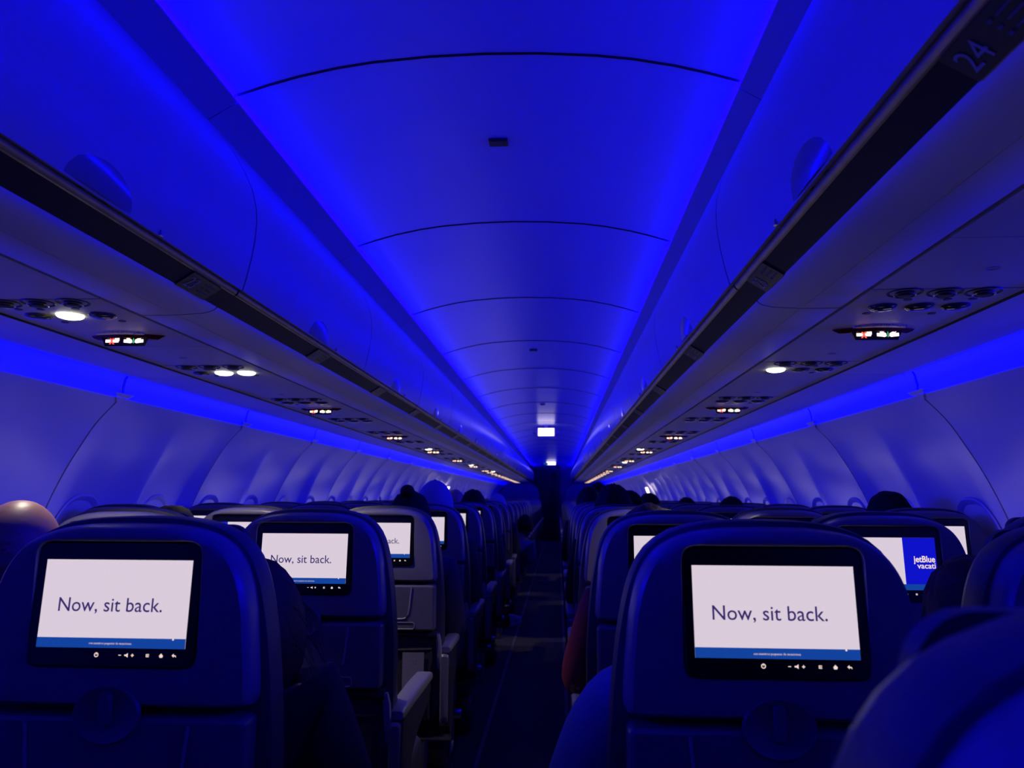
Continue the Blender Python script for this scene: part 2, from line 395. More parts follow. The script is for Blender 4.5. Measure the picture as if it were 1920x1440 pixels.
for s in (-1, 1):
    P = bin_parts(s); proto = None; k = 0
    for q in range(-1, 10):
        y = YB+q*2*PB
        if y+2*PB > Y1+1.2: break
        lab = ('closed %s overhead bin over the camera, ending at row sign 23' % SIDE[s]) if q == -1 else \
              ('closed %s overhead bin, %s ahead of row sign 23' % (SIDE[s], ORD[q+1]) if q < 5 else 'closed overhead bin far down the %s side of the cabin' % SIDE[s])
        if proto is None:
            t = empty('overhead_bin', (0, y, 0), lab, 'overhead bin', '%s overhead bins' % SIDE[s]); proto = t
            for nm in ('housing', 'bottom_panel', 'label_rail', 'metal_rail'): P[nm].build(nm, BM[nm], t, smooth=30)
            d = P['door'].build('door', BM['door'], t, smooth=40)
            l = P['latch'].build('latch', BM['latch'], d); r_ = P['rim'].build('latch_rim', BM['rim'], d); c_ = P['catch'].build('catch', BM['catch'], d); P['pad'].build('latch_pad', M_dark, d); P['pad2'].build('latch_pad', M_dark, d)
            d2 = copy_tree(d, t); d2.location = (0, PB, 0)
        else:
            t = copy_tree(proto); t.location = (0, y, 0); tag(t, lab, 'overhead bin')
# row number placards under the bins
pl_cache = {}
for s in (-1, 1):
    for k in range(-1, 22):
        y = 1.543+PITCH*k; n = 23-k
        if n < 1: break
        # local frame on the rail: a = along y, b = down the rail slope
        dx, dz = (.610-.5665), (1.6475-1.675); L = math.hypot(dx, dz); ex, ez = dx/L, dz/L; nx, nz = ez, -ex
        if nx > 0 or nz > 0: nx, nz = -abs(nx), -abs(nz)
        def fn(p, s=s, ex=ex, ez=ez, nx=nx, nz=nz):   # p.x text direction, p.y text up, p.z out of face
            a = p.x*s-(.03 if s > 0 else .02)
            return Vector((s*(.5885-ex*p.y+nx*p.z), a, 1.6612-ez*p.y+nz*p.z))
        t = empty('row_number_sign', (0, y, 0), 'black row number sign reading %d on the %s bin rail' % (n, SIDE[s]), 'sign', '%s row number signs' % SIDE[s])
        # text reads along the rail for a seated passenger facing outboard
        if s not in pl_cache:
            mb = MB(fn); mb.box((0, 0, .001), (.125, .046, .004)); pl_cache[s] = mb.build('plate', M_placard, t).data
        else: link('plate', pl_cache[s], t)
        if k < 9:
            def fn2(p, fn=fn, s=s): return fn(Vector((-p.x, p.y, .0042)))
            tm = textmesh(str(n), .042, lambda p, f2=fn2: f2(Vector((p.x-.053, p.y-.0145, 0))), sx=.95); tm.build('row_number', M_digit, t, smooth=0)
            if k < 3:
                mb = MB(fn2)
                for j in range(3):
                    yy = .011-.011*j
                    mb.box((.014, yy, 0), (.006, .0045, .0005)); mb.box((.038, yy, 0), (.030 - .006*(j % 2), .003, .0005))
                mb.build('seat_letters', M_digit, t, smooth=0)
# ------------------------------------------------------------------ passenger service channel
EX, EZ = 1.0, 0.0
def psu_fn(s):
    return lambda p: Vector((s*(.942+EX*p.x+EZ*p.z), p.y, 1.630+EZ*p.x-EX*p.z))   # p.z = downwards out of the face
def disc(mb, cx, cy, r, z0, z1, n=24, r2=None):
    r2 = r if r2 is None else r2
    mb.loft([[(cx+r*math.cos(2*PI*i/n), cy+r*math.sin(2*PI*i/n), z0) for i in range(n)], [(cx+r2*math.cos(2*PI*i/n), cy+r2*math.sin(2*PI*i/n), z1) for i in range(n)]])
def dish(mb, cx, cy, prof, n=24, cap=True):
    mb.loft([[(cx+r*math.cos(2*PI*i/n), cy+r*math.sin(2*PI*i/n), z) for i in range(n)] for r, z in prof], False, cap)
LIT = {(-1, 0): [0], (-1, 1): [0, -1], (1, 1): [-1], (-1, 6): [0], (1, 6): [-1], (-1, 10): [0], (1, 9): [0], (-1, 13): [-1]}
psu_mesh = {}
def pm(key, fnb, name, m, parent, loc=(0, 0, 0), smooth=35):
    if key not in psu_mesh: o = fnb().build(name, m, parent, loc, smooth); psu_mesh[key] = o.data; return o
    me = psu_mesh[key]; o = link(name, me, parent, loc); return o
for s in (-1, 1):
    F = psu_fn(s)
    for k in range(-1, 25):
        yc = 1.505+PITCH*k      # unit begins here
        if yc > Y1-.9: break
        sign = (k % 2 == 0) or k >= 13
        near = k < 8
        if k < 9: lab = '%s passenger service panel %s, %s from the camera on the %s' % ('grey-lilac', 'with lit seat belt sign' if sign else 'without sign', ORD[max(k+1, 0)], SIDE[s])
        else: lab = '%s passenger service panel far down the %s side' % ('lit-sign' if sign else 'plain', SIDE[s])
        t = empty('service_panel', (0, yc, 0), lab, 'service panel', '%s service panels' % SIDE[s])
        LU = .512
        def f_panel():
            mb = MB(F); mb.box((0, LU/2, -.006), (.298, LU-.004, .012)); return mb
        pm((s, 'panel'), f_panel, 'panel', M_under, t)
        def f_fill():
            mb = MB(F); mb.box((0, LU+(PITCH-LU)/2, -.0065), (.298, PITCH-LU-.004, .012))
            mb.torus(lambda a: (.01+.012*math.cos(a), LU+.17+.010*math.sin(a), .0), .0008, 20, 4)
            return mb
        pm((s, 'fill'), f_fill, 'filler_panel', M_under, t)
        if k < 16:
            for j, ax in enumerate((-.075, .003, .078)):
                def f_noz():
                    mb = MB(F); dish(mb, 0, 0, [(.034, 0), (.033, .002), (.030, .001), (.020, -.004), (.016, .004), (.012, .008), (.006, .009)]); return mb
                def f_ring():
                    mb = MB(F); mb.torus(lambda a: (.020*math.cos(a), .020*math.sin(a), .006), .0016, 24, 5); return mb
                nz = pm((s, 'noz'), f_noz, 'air_nozzle', M_dark, t)
                nz.location = Vector((s*ax, .025, 0))
                if k < 5:
                    rg = pm((s, 'ring'), f_ring, 'ring', M_steel, nz)
        for j, ax in ((-1, -.072), (0, .005), (1, .080)):
            lit = j in LIT.get((s, k), [])
            def f_l():
                mb = MB(F); dish(mb, 0, 0, [(.029, 0), (.029, .003), (.026, .006), (.018, .0085), (.008, .0095)]); return mb
            if k < 12 or lit:
                rl = pm((s, 'lens'+('lit' if lit else '')), f_l, 'reading_light', M_lens if lit else M_lensoff, t)
                rl.location = Vector((s*ax, .138, 0))
                if lit: rl['label'] = 'switched-on warm white reading light'
            if lit:
                p = F(Vector((ax, 0, .02))); spot('reading_lamp', (p.x, yc+.138, p.z-.01), (s*(.42 if j < 0 else .945), yc+.13, .6), 14, WARM, 80, .6, .02)
        if k < 5:
            def f_b():
                mb = MB(F); disc(mb, 0, 0, .0085, -.001, .0015, 12); return mb
            for bx, by in ((-.045, .080), (.035, .080), (.085, .078), (-.082, .20), (.062, .205)):
                b_ = pm((s, 'btn'), f_b, 'button', M_dark, t); b_.location = Vector((s*bx, by, 0))
        if sign:
            ys = .365
            if k < 26:
                def f_sb():
                    mb = MB(F); n = 32; rings = []
                    for fz, f_ in ((0, 1.0), (.006, .93), (.0105, .80)):
                        ring = []
                        for i in range(n+1):
                            u = -1+2*i/n; ring.append((.098*u*f_, ys+.006+.016*(1-u*u)*f_, fz))
                        for i in range(n, -1, -1):
                            u = -1+2*i/n; ring.append((.098*u*f_, ys+.002-.034*(1-u*u)**1.2*f_, fz))
                        rings.append(ring)
                    mb.loft(rings); return mb
                sb = pm((s, 'sb'), f_sb, 'sign_housing', M_signbody, t)
                def f_plate():
                    mb = MB(F); mb.loft([[(x, ys-.014, .004) for x in (-.062, .062)]+[(x, ys-.004, .004) for x in (.062, -.062)],
                                         [(x, ys-.014, .030) for x in (-.050, .050)]+[(x, ys-.004, .028) for x in (.050, -.050)]]); return mb
                pl = pm((s, 'plate'), f_plate, 'sign_plate', M_bezel, t)
            # pictograms stand on the plate's aft face; the seat belt is on the outboard side
            sg = s
            def fz(p): return F(Vector((p.x*sg, ys-.0155-p.z, .017+p.y*-1)))
            if k < 26:
                def f_cig():
                    mb = MB(fz); mb.box((-.031, 0, 0), (.034, .0075, .001)); mb.box((-.018, .0065, 0), (.012, .0035, .001)); mb.box((-.014, .003, 0), (.004, .006, .001)); return mb
                def f_x():
                    mb = MB(fz)
                    for sgn in (-1, 1): mb.add([(-.038, -.0085*sgn, .001), (-.034, -.0085*sgn, .001), (-.024, .0085*sgn, .001), (-.028, .0085*sgn, .001)], [(0, 1, 2, 3)])
                    return mb
                def f_belt():
                    mb = MB(fz)
                    for e in (-1, 1):
                        c = .026
                        mb.add([(c+e*.026, -.004, 0), (c+e*.026, .004, 0), (c+e*.017, .004, 0), (c+e*.021, .008, 0), (c+e*.014, .008, 0), (c+e*.004, .003, 0), (c+e*.003, -.004, 0), (c+e*.008, -.006, 0), (c+e*.015, -.005, 0)], [tuple(range(9))])
                    return mb
                def f_g():
                    mb = MB(fz); mb.box((.026, 0, 0), (.0016, .012, .001)); return mb
                pm((s, 'cig'), f_cig, 'no_smoking_symbol', M_signw, pl, smooth=0); pm((s, 'x'), f_x, 'red_cross', M_signred, pl, smooth=0)
                pm((s, 'belt'), f_belt, 'seat_belt_symbol', M_signw, pl, smooth=0)
                if k < 4: pm((s, 'g'), f_g, 'green_mark', M_signg, pl, smooth=0)
            if k < 4:
                def f_rib():
                    mb = MB(F)
                    for i in range(25):
                        u = -1+2*i/24; x = .060*u; mb.box((x, ys-.047+.012*u*u, .002), (.0022, .020*(1-.4*u*u), .005))
                    return mb
                pm((s, 'rib'), f_rib, 'speaker_ribs', M_under, t)
# ------------------------------------------------------------------ ceiling fittings
for k, y in enumerate((2.102, 5.30, 8.5)):
    mb = MB(); mb.box((0, 0, 0), (.055, .040, .008)); mb.box((0, .0, -.004), (.045, .032, .004))
    o = mb.build('ceiling_detector', M_placard, loc=(0, y, 2.252)); tag(o, ['small dark rectangular slot vent in the ceiling centre, nearest one', 'small dark ceiling slot, second along the ceiling centre', 'small dark ceiling slot, third and farthest along the ceiling'][k], 'vent', 'ceiling slots')
for (y, x, z, w_, h_, lab) in ((11.0, 0.0, 2.155, .23, .11, 'glowing white ceiling light box halfway down the cabin'), (22.0, -.03, 2.19, .26, .09, 'glowing white light box above the dark forward door')):
    t = empty('light_box', (x, y, z), lab, 'light')
    mb = MB(); mb.box((0, .03, 0), (w_+.02, .05, h_+.012)); mb.box((0, .03, h_/2+.02), (.05, .03, .05)); mb.build('casing', M_trim, t)
    mb = MB(); mb.box((0, .002, 0), (w_, .008, h_)); mb.build('lens', M_box, t)
    mb = MB()
    for e in (-1, 1): disc(MB(), 0, 0, .01, 0, .01); mb.box((e*.06, -.003, 0), (.010, .004, .010))
    mb.build('screw', M_trim, t)
    for e in (-1, 1):
        mb = MB(); mb.sphere((e*(w_/2+.05), .03, -.01), (.022, .02, .022)); mb.build('side_lamp', M_latch, t)
t = empty('exit_sign', (-.20, 21.9, 2.175), 'small green-blue exit sign beside the forward light box', 'sign')
mb = MB(); mb.box((0, .01, 0), (.16, .02, .06)); mb.build('casing', M_dark, t)
textmesh('EXIT', .045, lambda p: Vector((p.x, -.002, p.y-.016)), 'CENTER').build('exit_lettering', M_exitg, t, smooth=0)
for s in (-1, 1):
    mb = MB(); mb.loft([[(s*1.52, -.03, .10), (s*1.52, .03, .10), (s*1.55, .03, .10), (s*1.55, -.03, .10)], [(s*1.565, -.03, -.02), (s*1.565, .03, -.02), (s*1.59, .03, -.02), (s*1.59, -.03, -.02)]])
    o = mb.build('exit_door_light', M_lamp, loc=(-s*.07, 11.4, 1.27)); tag(o, 'small bright rectangular light on the %s sidewall by the mid-cabin exit' % SIDE[s], 'light', 'exit door lights')
# ------------------------------------------------------------------ forward end
YE = 22.3
mb = MB(); mb.box((-1.13, YE+.05, 1.05), (1.0, .1, 2.1)); mb.box((.84, YE+.05, 1.05), (1.22, .1, 2.1)); mb.box((0, YE+.35, 1.18), (3.4, .1, 2.36))
struct(mb.build('wall_front', M_bulk))
t = empty('galley_unit', (-.22, YE-.3, 0), 'tall dark galley cabinet with brown frame closing the far end of the aisle', 'cabinet')
mb = MB()
mb.box((-.40, .15, 1.06), (.09, .4, 2.12)); mb.box((.40, .15, 1.06), (.09, .4, 2.12)); mb.box((0, .15, 2.09), (.86, .4, .06)); mb.build('frame', M_galtrim, t)
mb = MB(); mb.box((-.06, .2, 1.02), (.52, .3, 2.04)); mb.box((-.06, .04, 1.3), (.40, .015, 1.2)); mb.build('door', M_galley, t)
mb = MB()
for i in range(4): mb.box((.28, .2, .32+.46*i), (.14, .30, .42)); mb.box((.28, .045, .34+.46*i), (.05, .02, .03))
mb.build('drawer_stack', M_galley, t)
mb = MB(); mb.box((0, 0, 0), (.08, .02, .05)); o = mb.build('door_light', M_box, loc=(-.68, 21.9, 1.69)); tag(o, 'tiny bright lamp high beside the left end of the far bulkhead', 'light')
for s in (-1, 1):   # class divider ahead of the front row
    t = empty('cabin_divider', (0, 21.35, 0), 'dark curved cabin divider closing the far %s rows' % SIDE[s], 'partition', 'cabin dividers')
    pts = [(.34, 0), (.34, 1.3), (.40, 1.5), (.60, 1.62), (1.0, 1.60), (1.3, 1.56), (1.48, 1.34), (1.58, 1.05), (1.60, .5), (1.56, 0)]
    mb = MB(); mb.prism(pts, -.02, .02, s); mb.build('panel', M_bulk, t)
    mb = MB(); mb.tube([(s*x, -.025, z) for x, z in pts], .012, 6); mb.build('edge', M_dark, t)
# ------------------------------------------------------------------ SEATS
shell_o = [(.0, 1.180), (.06, 1.179), (.10, 1.174), (.127, 1.166), (.148, 1.155), (.163, 1.141), (.176, 1.121), (.186, 1.096), (.194, 1.06), (.200, 1.0), (.203, .96), (.204, .934), (.202, .926), (.195, .922), (.10, .921), (0, .921)]
cush_o = [(0, 1.190), (.07, 1.188), (.115, 1.180), (.148, 1.166), (.170, 1.148), (.186, 1.12), (.198, 1.08), (.209, 1.02), (.217, .95), (.224, .86), (.226, .7), (.226, .5), (.215, .44), (.15, .43), (0, .43)]
def sym_poly(p): return p+[(-x, z) for x, z in p[::-1] if x > 0]
def resample(poly, c, n=96, rot=0):
    out = []
    for i in range(n):
        a = 2*PI*i/n; d = (math.cos(a), math.sin(a)); best = None
        for j in range(len(poly)):
            (x0, z0), (x1, z1) = poly[j], poly[(j+1) % len(poly)]
            x0 -= c[0]; x1 -= c[0]; z0 -= c[1]; z1 -= c[1]
            ex, ez = x1-x0, z1-z0; den = d[0]*ez-d[1]*ex
            if abs(den) < 1e-9: continue
            t = (x0*ez-z0*ex)/den; u = (x0*d[1]-z0*d[0])/den
            if t > 0 and -1e-6 <= u <= 1+1e-6: best = t if best is None else max(best, t)
        out.append((c[0]+d[0]*best, c[1]+d[1]*best))
    return out
def smooth_ring(r, it=1):
    for _ in range(it):
        n = len(r); r = [((r[i-1][0]+2*r[i][0]+r[(i+1) % n][0])/4, (r[i-1][1]+2*r[i][1]+r[(i+1) % n][1])/4) for i in range(n)]
    return r
def inset(r, d):
    n = len(r); out = []
    for i in range(n):
        a, b = r[i-1], r[(i+1) % n]; dx, dz = b[0]-a[0], b[1]-a[1]; l = math.hypot(dx, dz) or 1
        out.append((r[i][0]-dz/l*d, r[i][1]+dx/l*d))
    return out
def rrect(hw, z0, z1, r, n=6):
    out = []
    for cx, cz, a0 in ((hw-r, z1-r, 0), (-hw+r, z1-r, 90), (-hw+r, z0+r, 180), (hw-r, z0+r, 270)):
        for i in range(n+1):
            a = R(a0+90*i/n); out.append((cx+r*math.cos(a), cz+r*math.sin(a)))
    return out
def ring3(r, y): return [(x, y, z) for x, z in r]
TILT = R(3.9)
def mon_fn(p):   # monitor plane: p.x right, p.y up, p.z towards the aft (viewer)
    return Vector((p.x, .008+p.y*math.sin(TILT)-p.z, 1.0679+p.y*math.cos(TILT)))
SH = {}
def smesh(key, maker, smooth=35, merge=False):
    if key not in SH:
        o = maker().build(key, M_dark, smooth=smooth, merge=merge); SH[key] = o.data; o.data.materials.clear(); bpy.data.objects.remove(o)
    return SH[key]
def m_shell():
    c = (0, 1.06); O = resample(sym_poly(shell_o), c, 128); O = smooth_ring(O)
    H = smooth_ring(resample(rrect(.1225, .980, 1.1545, .016), c, 128)); mb = MB()
    rings = [ring3(inset(O, .004), .06), ring3(O, .05), ring3(O, .034), ring3(inset(O, .0015), .022), ring3(inset(O, .004), .012), ring3(inset(O, .0075), .005), ring3(inset(O, .011), .0012), ring3([((o[0]*.4+h[0]*.6), (o[1]*.4+h[1]*.6)) for o, h in zip(inset(O, .011), H)], -.001),
             ring3(inset(H, -.0015), 0), ring3(H, .002), ring3(inset(H, .001), .024)]
    mb.loft(rings, True, True); return mb
def m_cush():
    c = (0, .9); O = smooth_ring(resample(sym_poly(cush_o), c, 96), 2); mb = MB()
    mb.loft([ring3(inset(O, .012), .040), ring3(inset(O, .002), .046), ring3(O, .055), ring3(O, .09), ring3(inset(O, .006), .108), ring3(inset(O, .02), .120), ring3(inset(O, .04), .124)]); return mb
def m_head():   # headrest pad on the front side
    mb = MB(); O = rrect(.14, .98, 1.175, .03); mb.loft([ring3(O, .12), ring3(O, .135), ring3(inset(O, .012), .145)]); return mb
def m_tray():
    mb = MB(); O = rrect(.200, .757, .915, .012)
    mb.loft([ring3(O, .05), ring3(O, .012), ring3(inset(O, .003), .005), ring3(inset(O, .008), .002)])
    return mb
def m_trim():
    mb = MB()
    path = [(-.118, .905), (-.112, .84), (-.108, .815), (-.100, .803), (-.088, .799), (0, .799), (.088, .799), (.100, .803), (.108, .815), (.112, .84), (.118, .905)]
    mb.tube([(x, .001, z) for x, z in path], .0028, 6)
    O = rrect(.13, .765, .787, .008, 4); O.append(O[0]); mb.tube([(x, .001, z) for x, z in O], .0018, 5)
    return mb
def m_latch():
    mb = MB(); n = 28; rings = []
    for f_, y in ((1.0, .001), (.94, -.004), (.86, -.003), (.80, -.0015)):
        rings.append([(.050*f_*math.cos(2*PI*i/n), y, .917+.040*f_*math.sin(2*PI*i/n)) for i in range(n)])
    mb.loft(rings, False, True); return mb
def m_knob():
    mb = MB(); mb.loft([[(x, -.001, z) for x, z in rrect(.009, .900, .948, .006, 3)], [(x, -.009, z) for x, z in rrect(.007, .903, .945, .005, 3)]]); return mb
def m_hinge():
    mb = MB(); mb.tube([(-.205, .035, .742), (.205, .035, .742)], .009, 10); mb.tube([(.172, .03, .742), (.207, .03, .742)], .0125, 12); mb.tube([(-.172, .03, .742), (-.207, .03, .742)], .0125, 12); return mb
def m_tarm(e):
    mb = MB(); mb.tube([(e*.207, .03, .745), (e*.212, .032, .72), (e*.214, .04, .66), (e*.214, .06, .58), (e*.212, .09, .52)], [.009, .010, .010, .009, .008], 8); return mb
def m_pocket():
    mb = MB(); O = rrect(.19, .45, .70, .02)
    mb.loft([ring3(O, .05), ring3(O, .03), ring3(inset(O, .01), .02)]); mb.tube([(-.19, .022, .695), (0, .012, .69), (.19, .022, .695)], .005, 6); return mb
def m_seatc():
    mb = MB(); n = 5; rings = []
    for y, hz, z, hw in ((.10, .05, .43, .205), (.14, .062, .435, .215), (.30, .065, .438, .218), (.50, .065, .445, .216), (.555, .055, .442, .21), (.575, .03, .435, .19)):
        rings.append([(x, y, zz) for x, zz in rrect(hw, z-hz, z+hz, min(.03, hz*.8), 4)])
    mb.loft(rings); return mb
def m_frame():
    mb = MB(); mb.tube([(-.24, .20, .36), (.24, .20, .36)], .02, 10); mb.tube([(-.24, .48, .36), (.24, .48, .36)], .02, 10); return mb
def m_leg():
    mb = MB(); mb.tube([(0, .18, .36), (0, .10, .03)], .016, 8); mb.tube([(0, .48, .36), (0, .42, .03)], .016, 8); mb.box((0, .27, .02), (.05, .42, .03)); return mb
def m_arm():    # armrest: pad, local x=0
    mb = MB(); rings = []
    for y, z, hw, hh in ((.0, .690, .016, .010), (.012, .696, .022, .014), (.10, .700, .0235, .016), (.25, .700, .0245, .017), (.37, .698, .024, .016), (.415, .692, .021, .012), (.425, .686, .014, .006)):
        rings.append([(x, y, zz) for x, zz in rrect(hw, z-hh, z+hh, hh*.7, 3)])
    mb.loft(rings); return mb
def m_armside():
    mb = MB(); O = [(.015, .687), (.40, .684), (.41, .66), (.36, .63), (.20, .60), (.12, .56), (.10, .44), (.04, .40), (-.01, .44), (-.015, .60), (0, .67)]
    mb.loft([[(x, y, z) for y, z in O] for x in (-.017, .017)]); return mb
def m_armcap():
    mb = MB(); mb.loft([[(x, -.017, z) for x, z in rrect(.015, .45, .68, .01, 3)], [(x, -.024, z) for x, z in rrect(.011, .47, .672, .008, 3)]])
    return mb
def m_bezel():
    mb = MB(lambda p: mon_fn(p)); O = rrect(.1212, -.0865, .0855, .010, 5)
    mb.loft([[(x, z, .0) for x, z in O], [(x, z, .006) for x, z in O], [(x, z, .0072) for x, z in inset(O, .0015)]]); return mb
W_, H_ = .2173, .1211
def quad(x0, y0, x1, y1, z, t=.0006):
    mb = MB(mon_fn); mb.box(((x0+x1)/2, (y0+y1)/2, z), (x1-x0, y1-y0, t)); return mb
def m_disp(): return quad(-W_/2, -H_/2, W_/2, H_/2, .0076)
def m_bar(): return quad(-W_/2, -H_/2, W_/2, -H_/2+.0135, .0080)
IZ, IY = .0078, -.0700
def U(px): return (px-1457)/298*W_
def i_power():
    mb = MB(mon_fn); mb.torus(lambda a: (U(1431)+.0026*math.cos(a), IY+.0026*math.sin(a), IZ), .0006, 16, 4); mb.box((U(1431), IY+.0018, IZ), (.0008, .0030, .0006)); return mb
def i_minus():
    mb = MB(mon_fn); mb.box((U(1478), IY, IZ), (.0036, .0009, .0006)); return mb
def i_plus():
    mb = MB(mon_fn); mb.box((U(1503), IY, IZ), (.0040, .0010, .0006)); mb.box((U(1503), IY, IZ), (.0010, .0040, .0006)); return mb
def i_speaker():
    mb = MB(mon_fn); y, z = IY, IZ; mb.add([(U(1487), y-.001, z), (U(1487), y+.001, z), (U(1490), y+.001, z), (U(1494), y+.003, z), (U(1494), y-.003, z), (U(1490), y-.001, z)], [(0, 1, 2, 3, 4, 5)]); return mb
def i_menu():
    mb = MB(mon_fn)
    for j in (-1, 0, 1): mb.box((U(1533), IY+j*.0016, IZ), (.0042, .0008, .0006))
    mb.box((U(1533)-.0017, IY, IZ), (.0006, .0036, .0005)); return mb
def i_home():
    mb = MB(mon_fn); y, z = IY, IZ; mb.add([(U(1556), y, z), (U(1560), y+.0032, z), (U(1564), y, z), (U(1562.5), y-.0026, z), (U(1557.5), y-.0026, z)], [(0, 1, 2, 3, 4)]); return mb
def i_back():
    mb = MB(mon_fn); y, z = IY, IZ; mb.add([(U(1581), y+.0006, z), (U(1585), y+.0032, z), (U(1585), y+.0012, z), (U(1589), y+.0008, z), (U(1590), y-.0022, z), (U(1587.5), y-.0006, z), (U(1585), y-.0004, z), (U(1585), y-.002, z)], [tuple(range(8))]); return mb
ICONS = [('power_icon', i_power), ('minus_icon', i_minus), ('speaker_icon', i_speaker), ('plus_icon', i_plus), ('menu_icon', i_menu), ('home_icon', i_home), ('back_icon', i_back)]
def m_head_text():
    return textmesh('Now, sit back.', .0275, lambda p: mon_fn(Vector((p.x-W_/2+.0235, p.y-.0112, .0080))), offset=.0001, width=.153)
def m_cap_text():
    return textmesh('con nuestros paquetes de vacaciones.', .0046, lambda p: mon_fn(Vector((p.x, p.y-.0557, .0086))), 'CENTER', sx=.9, res=1)
def m_dot():
    mb = MB(mon_fn); mb.box((W_/2-.018, -H_/2+.0125, .0086), (.0022, .0022, .0004)); return mb
def m_ad(): return quad(W_/2-.075, -H_/2+.0135, W_/2, H_/2, .0079)
def m_adl(): return quad(-W_/2, -H_/2, -W_/2+.045, H_/2, .0079)
def m_adtext():
    mb = textmesh('jetBlue', .0205, lambda p: mon_fn(Vector((p.x+W_/2-.0525, p.y+.004, .0086))), width=.050, offset=.0005)
    m2 = textmesh('vacati', .0185, lambda p: mon_fn(Vector((p.x+W_/2-.0455, p.y-.0105, .0086))), width=.0425, offset=.0003); n = len(mb.v)
    mb.v += m2.v; mb.f += [tuple(i+n for i in f) for f in m2.f]; return mb
def part(key, name, maker, m, parent, smooth=35, loc=(0, 0, 0), label=None):
    me = smesh(key, maker, smooth)
    o = link(name, me, parent, loc)
    if not me.materials: me.materials.append(None)
    o.material_slots[0].link = 'OBJECT'; o.material_slots[0].material = m
    if label: o['label'] = label
    return o
LX = {0: .462, 1: .955, 2: 1.440}
COLN = {0: 'aisle', 1: 'middle', 2: 'window'}
def seat(s, col, k, screen):
    near = k <= 7
    x = s*LX[col]; y = YS+PITCH*(k-1)
    if k == 0: y = .232
    scr = {'text': 'its screen reading Now, sit back', 'ad': 'screen with blue advert at right', 'adl': 'screen with blue strip at left', 'white': 'its screen white', 'off': 'its screen dark'}[screen]
    if k <= 8: lab = '%s seat back %s of the aisle, %s row, %s' % (COLN[col], SIDE[s], ORD[k], scr)
    else: lab = 'distant blue-lit seat back %s of the aisle in the %s column' % (SIDE[s], COLN[col])
    if k == 0: lab = 'blurred seat back top filling the lower right corner, nearest of all'
    t = empty('airline_seat', (x, y, -.003 if k == 0 else 0), lab, 'seat', '%s %s seats' % (SIDE[s], COLN[col]))
    part('shell', 'back_shell', m_shell, M_shell_l, t, 40); part('cush', 'backrest', m_cush, M_cush, t, 40)
    part('tray', 'tray_table', m_tray, M_shell, t, 30)
    mon = part('bezel', 'monitor', m_bezel, M_bezel, t, 30)
    d = part('disp', 'display', m_disp, M_white if screen != 'off' else M_off, mon, 0)
    if k <= 25: part('seatc', 'seat_cushion', m_seatc, M_cush, t, 45)
    if k <= 6 and screen != 'off':
        part('bar', 'caption_bar', m_bar, M_bar, mon, 0)
        for nm_, fn_ in ICONS:
            if k <= 4: part(nm_, nm_, fn_, M_icon, mon, 0)
        if screen == 'text':
            part('ht', 'headline_text', m_head_text, M_text, mon, 0)
            if k <= 3: part('ct', 'caption_text', m_cap_text, M_icon, mon, 0); part('dt', 'cursor_dot', m_dot, M_icon, mon, 0)
        if screen == 'ad': part('ad', 'advert_panel', m_ad, M_ad, mon, 0); part('adt', 'advert_lettering', m_adtext, M_icon, mon, 0)
        if screen == 'adl': part('adl', 'advert_panel', m_adl, M_ad, mon, 0)
    if near:
        part('head', 'headrest', m_head, M_cush, t, 40)
        part('latch', 'tray_latch', m_latch, M_shell, t, 40); part('trim', 'tray_rim', m_trim, M_cap, t, 60)
        part('hinge', 'tray_hinge', m_hinge, M_dark, t); part('pocket', 'seat_pocket', m_pocket, M_pocket, t, 40)
        for e in (-1, 1): part('tarm%d' % e, 'tray_arm', lambda e=e: m_tarm(e), M_cap, t)
        part('frame', 'seat_frame', m_frame, M_steel, t)
        if True:
            kn = part('knob', 'latch_knob', m_knob, M_shell, t, 30)
    if k <= 25:
        arms = [(-s*.245 if col == 0 else -s*.247)] + ([s*.247] if False else [])
        if col == 0: lx = -s*.235
        else: lx = -s*.246
        ap = part('arm', 'armrest', m_arm, M_arm, t, 40, (lx, .04, 0)); part('armside', 'armrest_side', m_armside, M_dark, ap, 35); part('armcap', 'armrest_cap', m_armcap, M_shell, ap, 35)
        part('leg', 'leg', m_leg, M_steel, t, 35, (-s*.10, 0, 0))
    return t
screens = {(-1, 0, 1): 'text', (-1, 0, 2): 'text', (-1, 0, 3): 'text', (1, 0, 1): 'text', (1, 0, 2): 'text', (1, 1, 2): 'ad', (-1, 1, 3): 'adl',
           (-1, 0, 4): 'text', (-1, 0, 5): 'white', (-1, 0, 6): 'white', (1, 2, 3): 'white', (1, 1, 4): 'white', (1, 1, 5): 'white', (-1, 2, 4): 'white'}
for s in (-1, 1):
    for k in range(0, 25):
        for col in (0, 1, 2):
            if k == 0 and not (s == 1 and col == 0): continue
            if k == 1 and (s == -1 and col > 0 or col == 2): continue
            seat(s, col, k, screens.get((s, col, k), 'white' if k > 0 else 'text'))
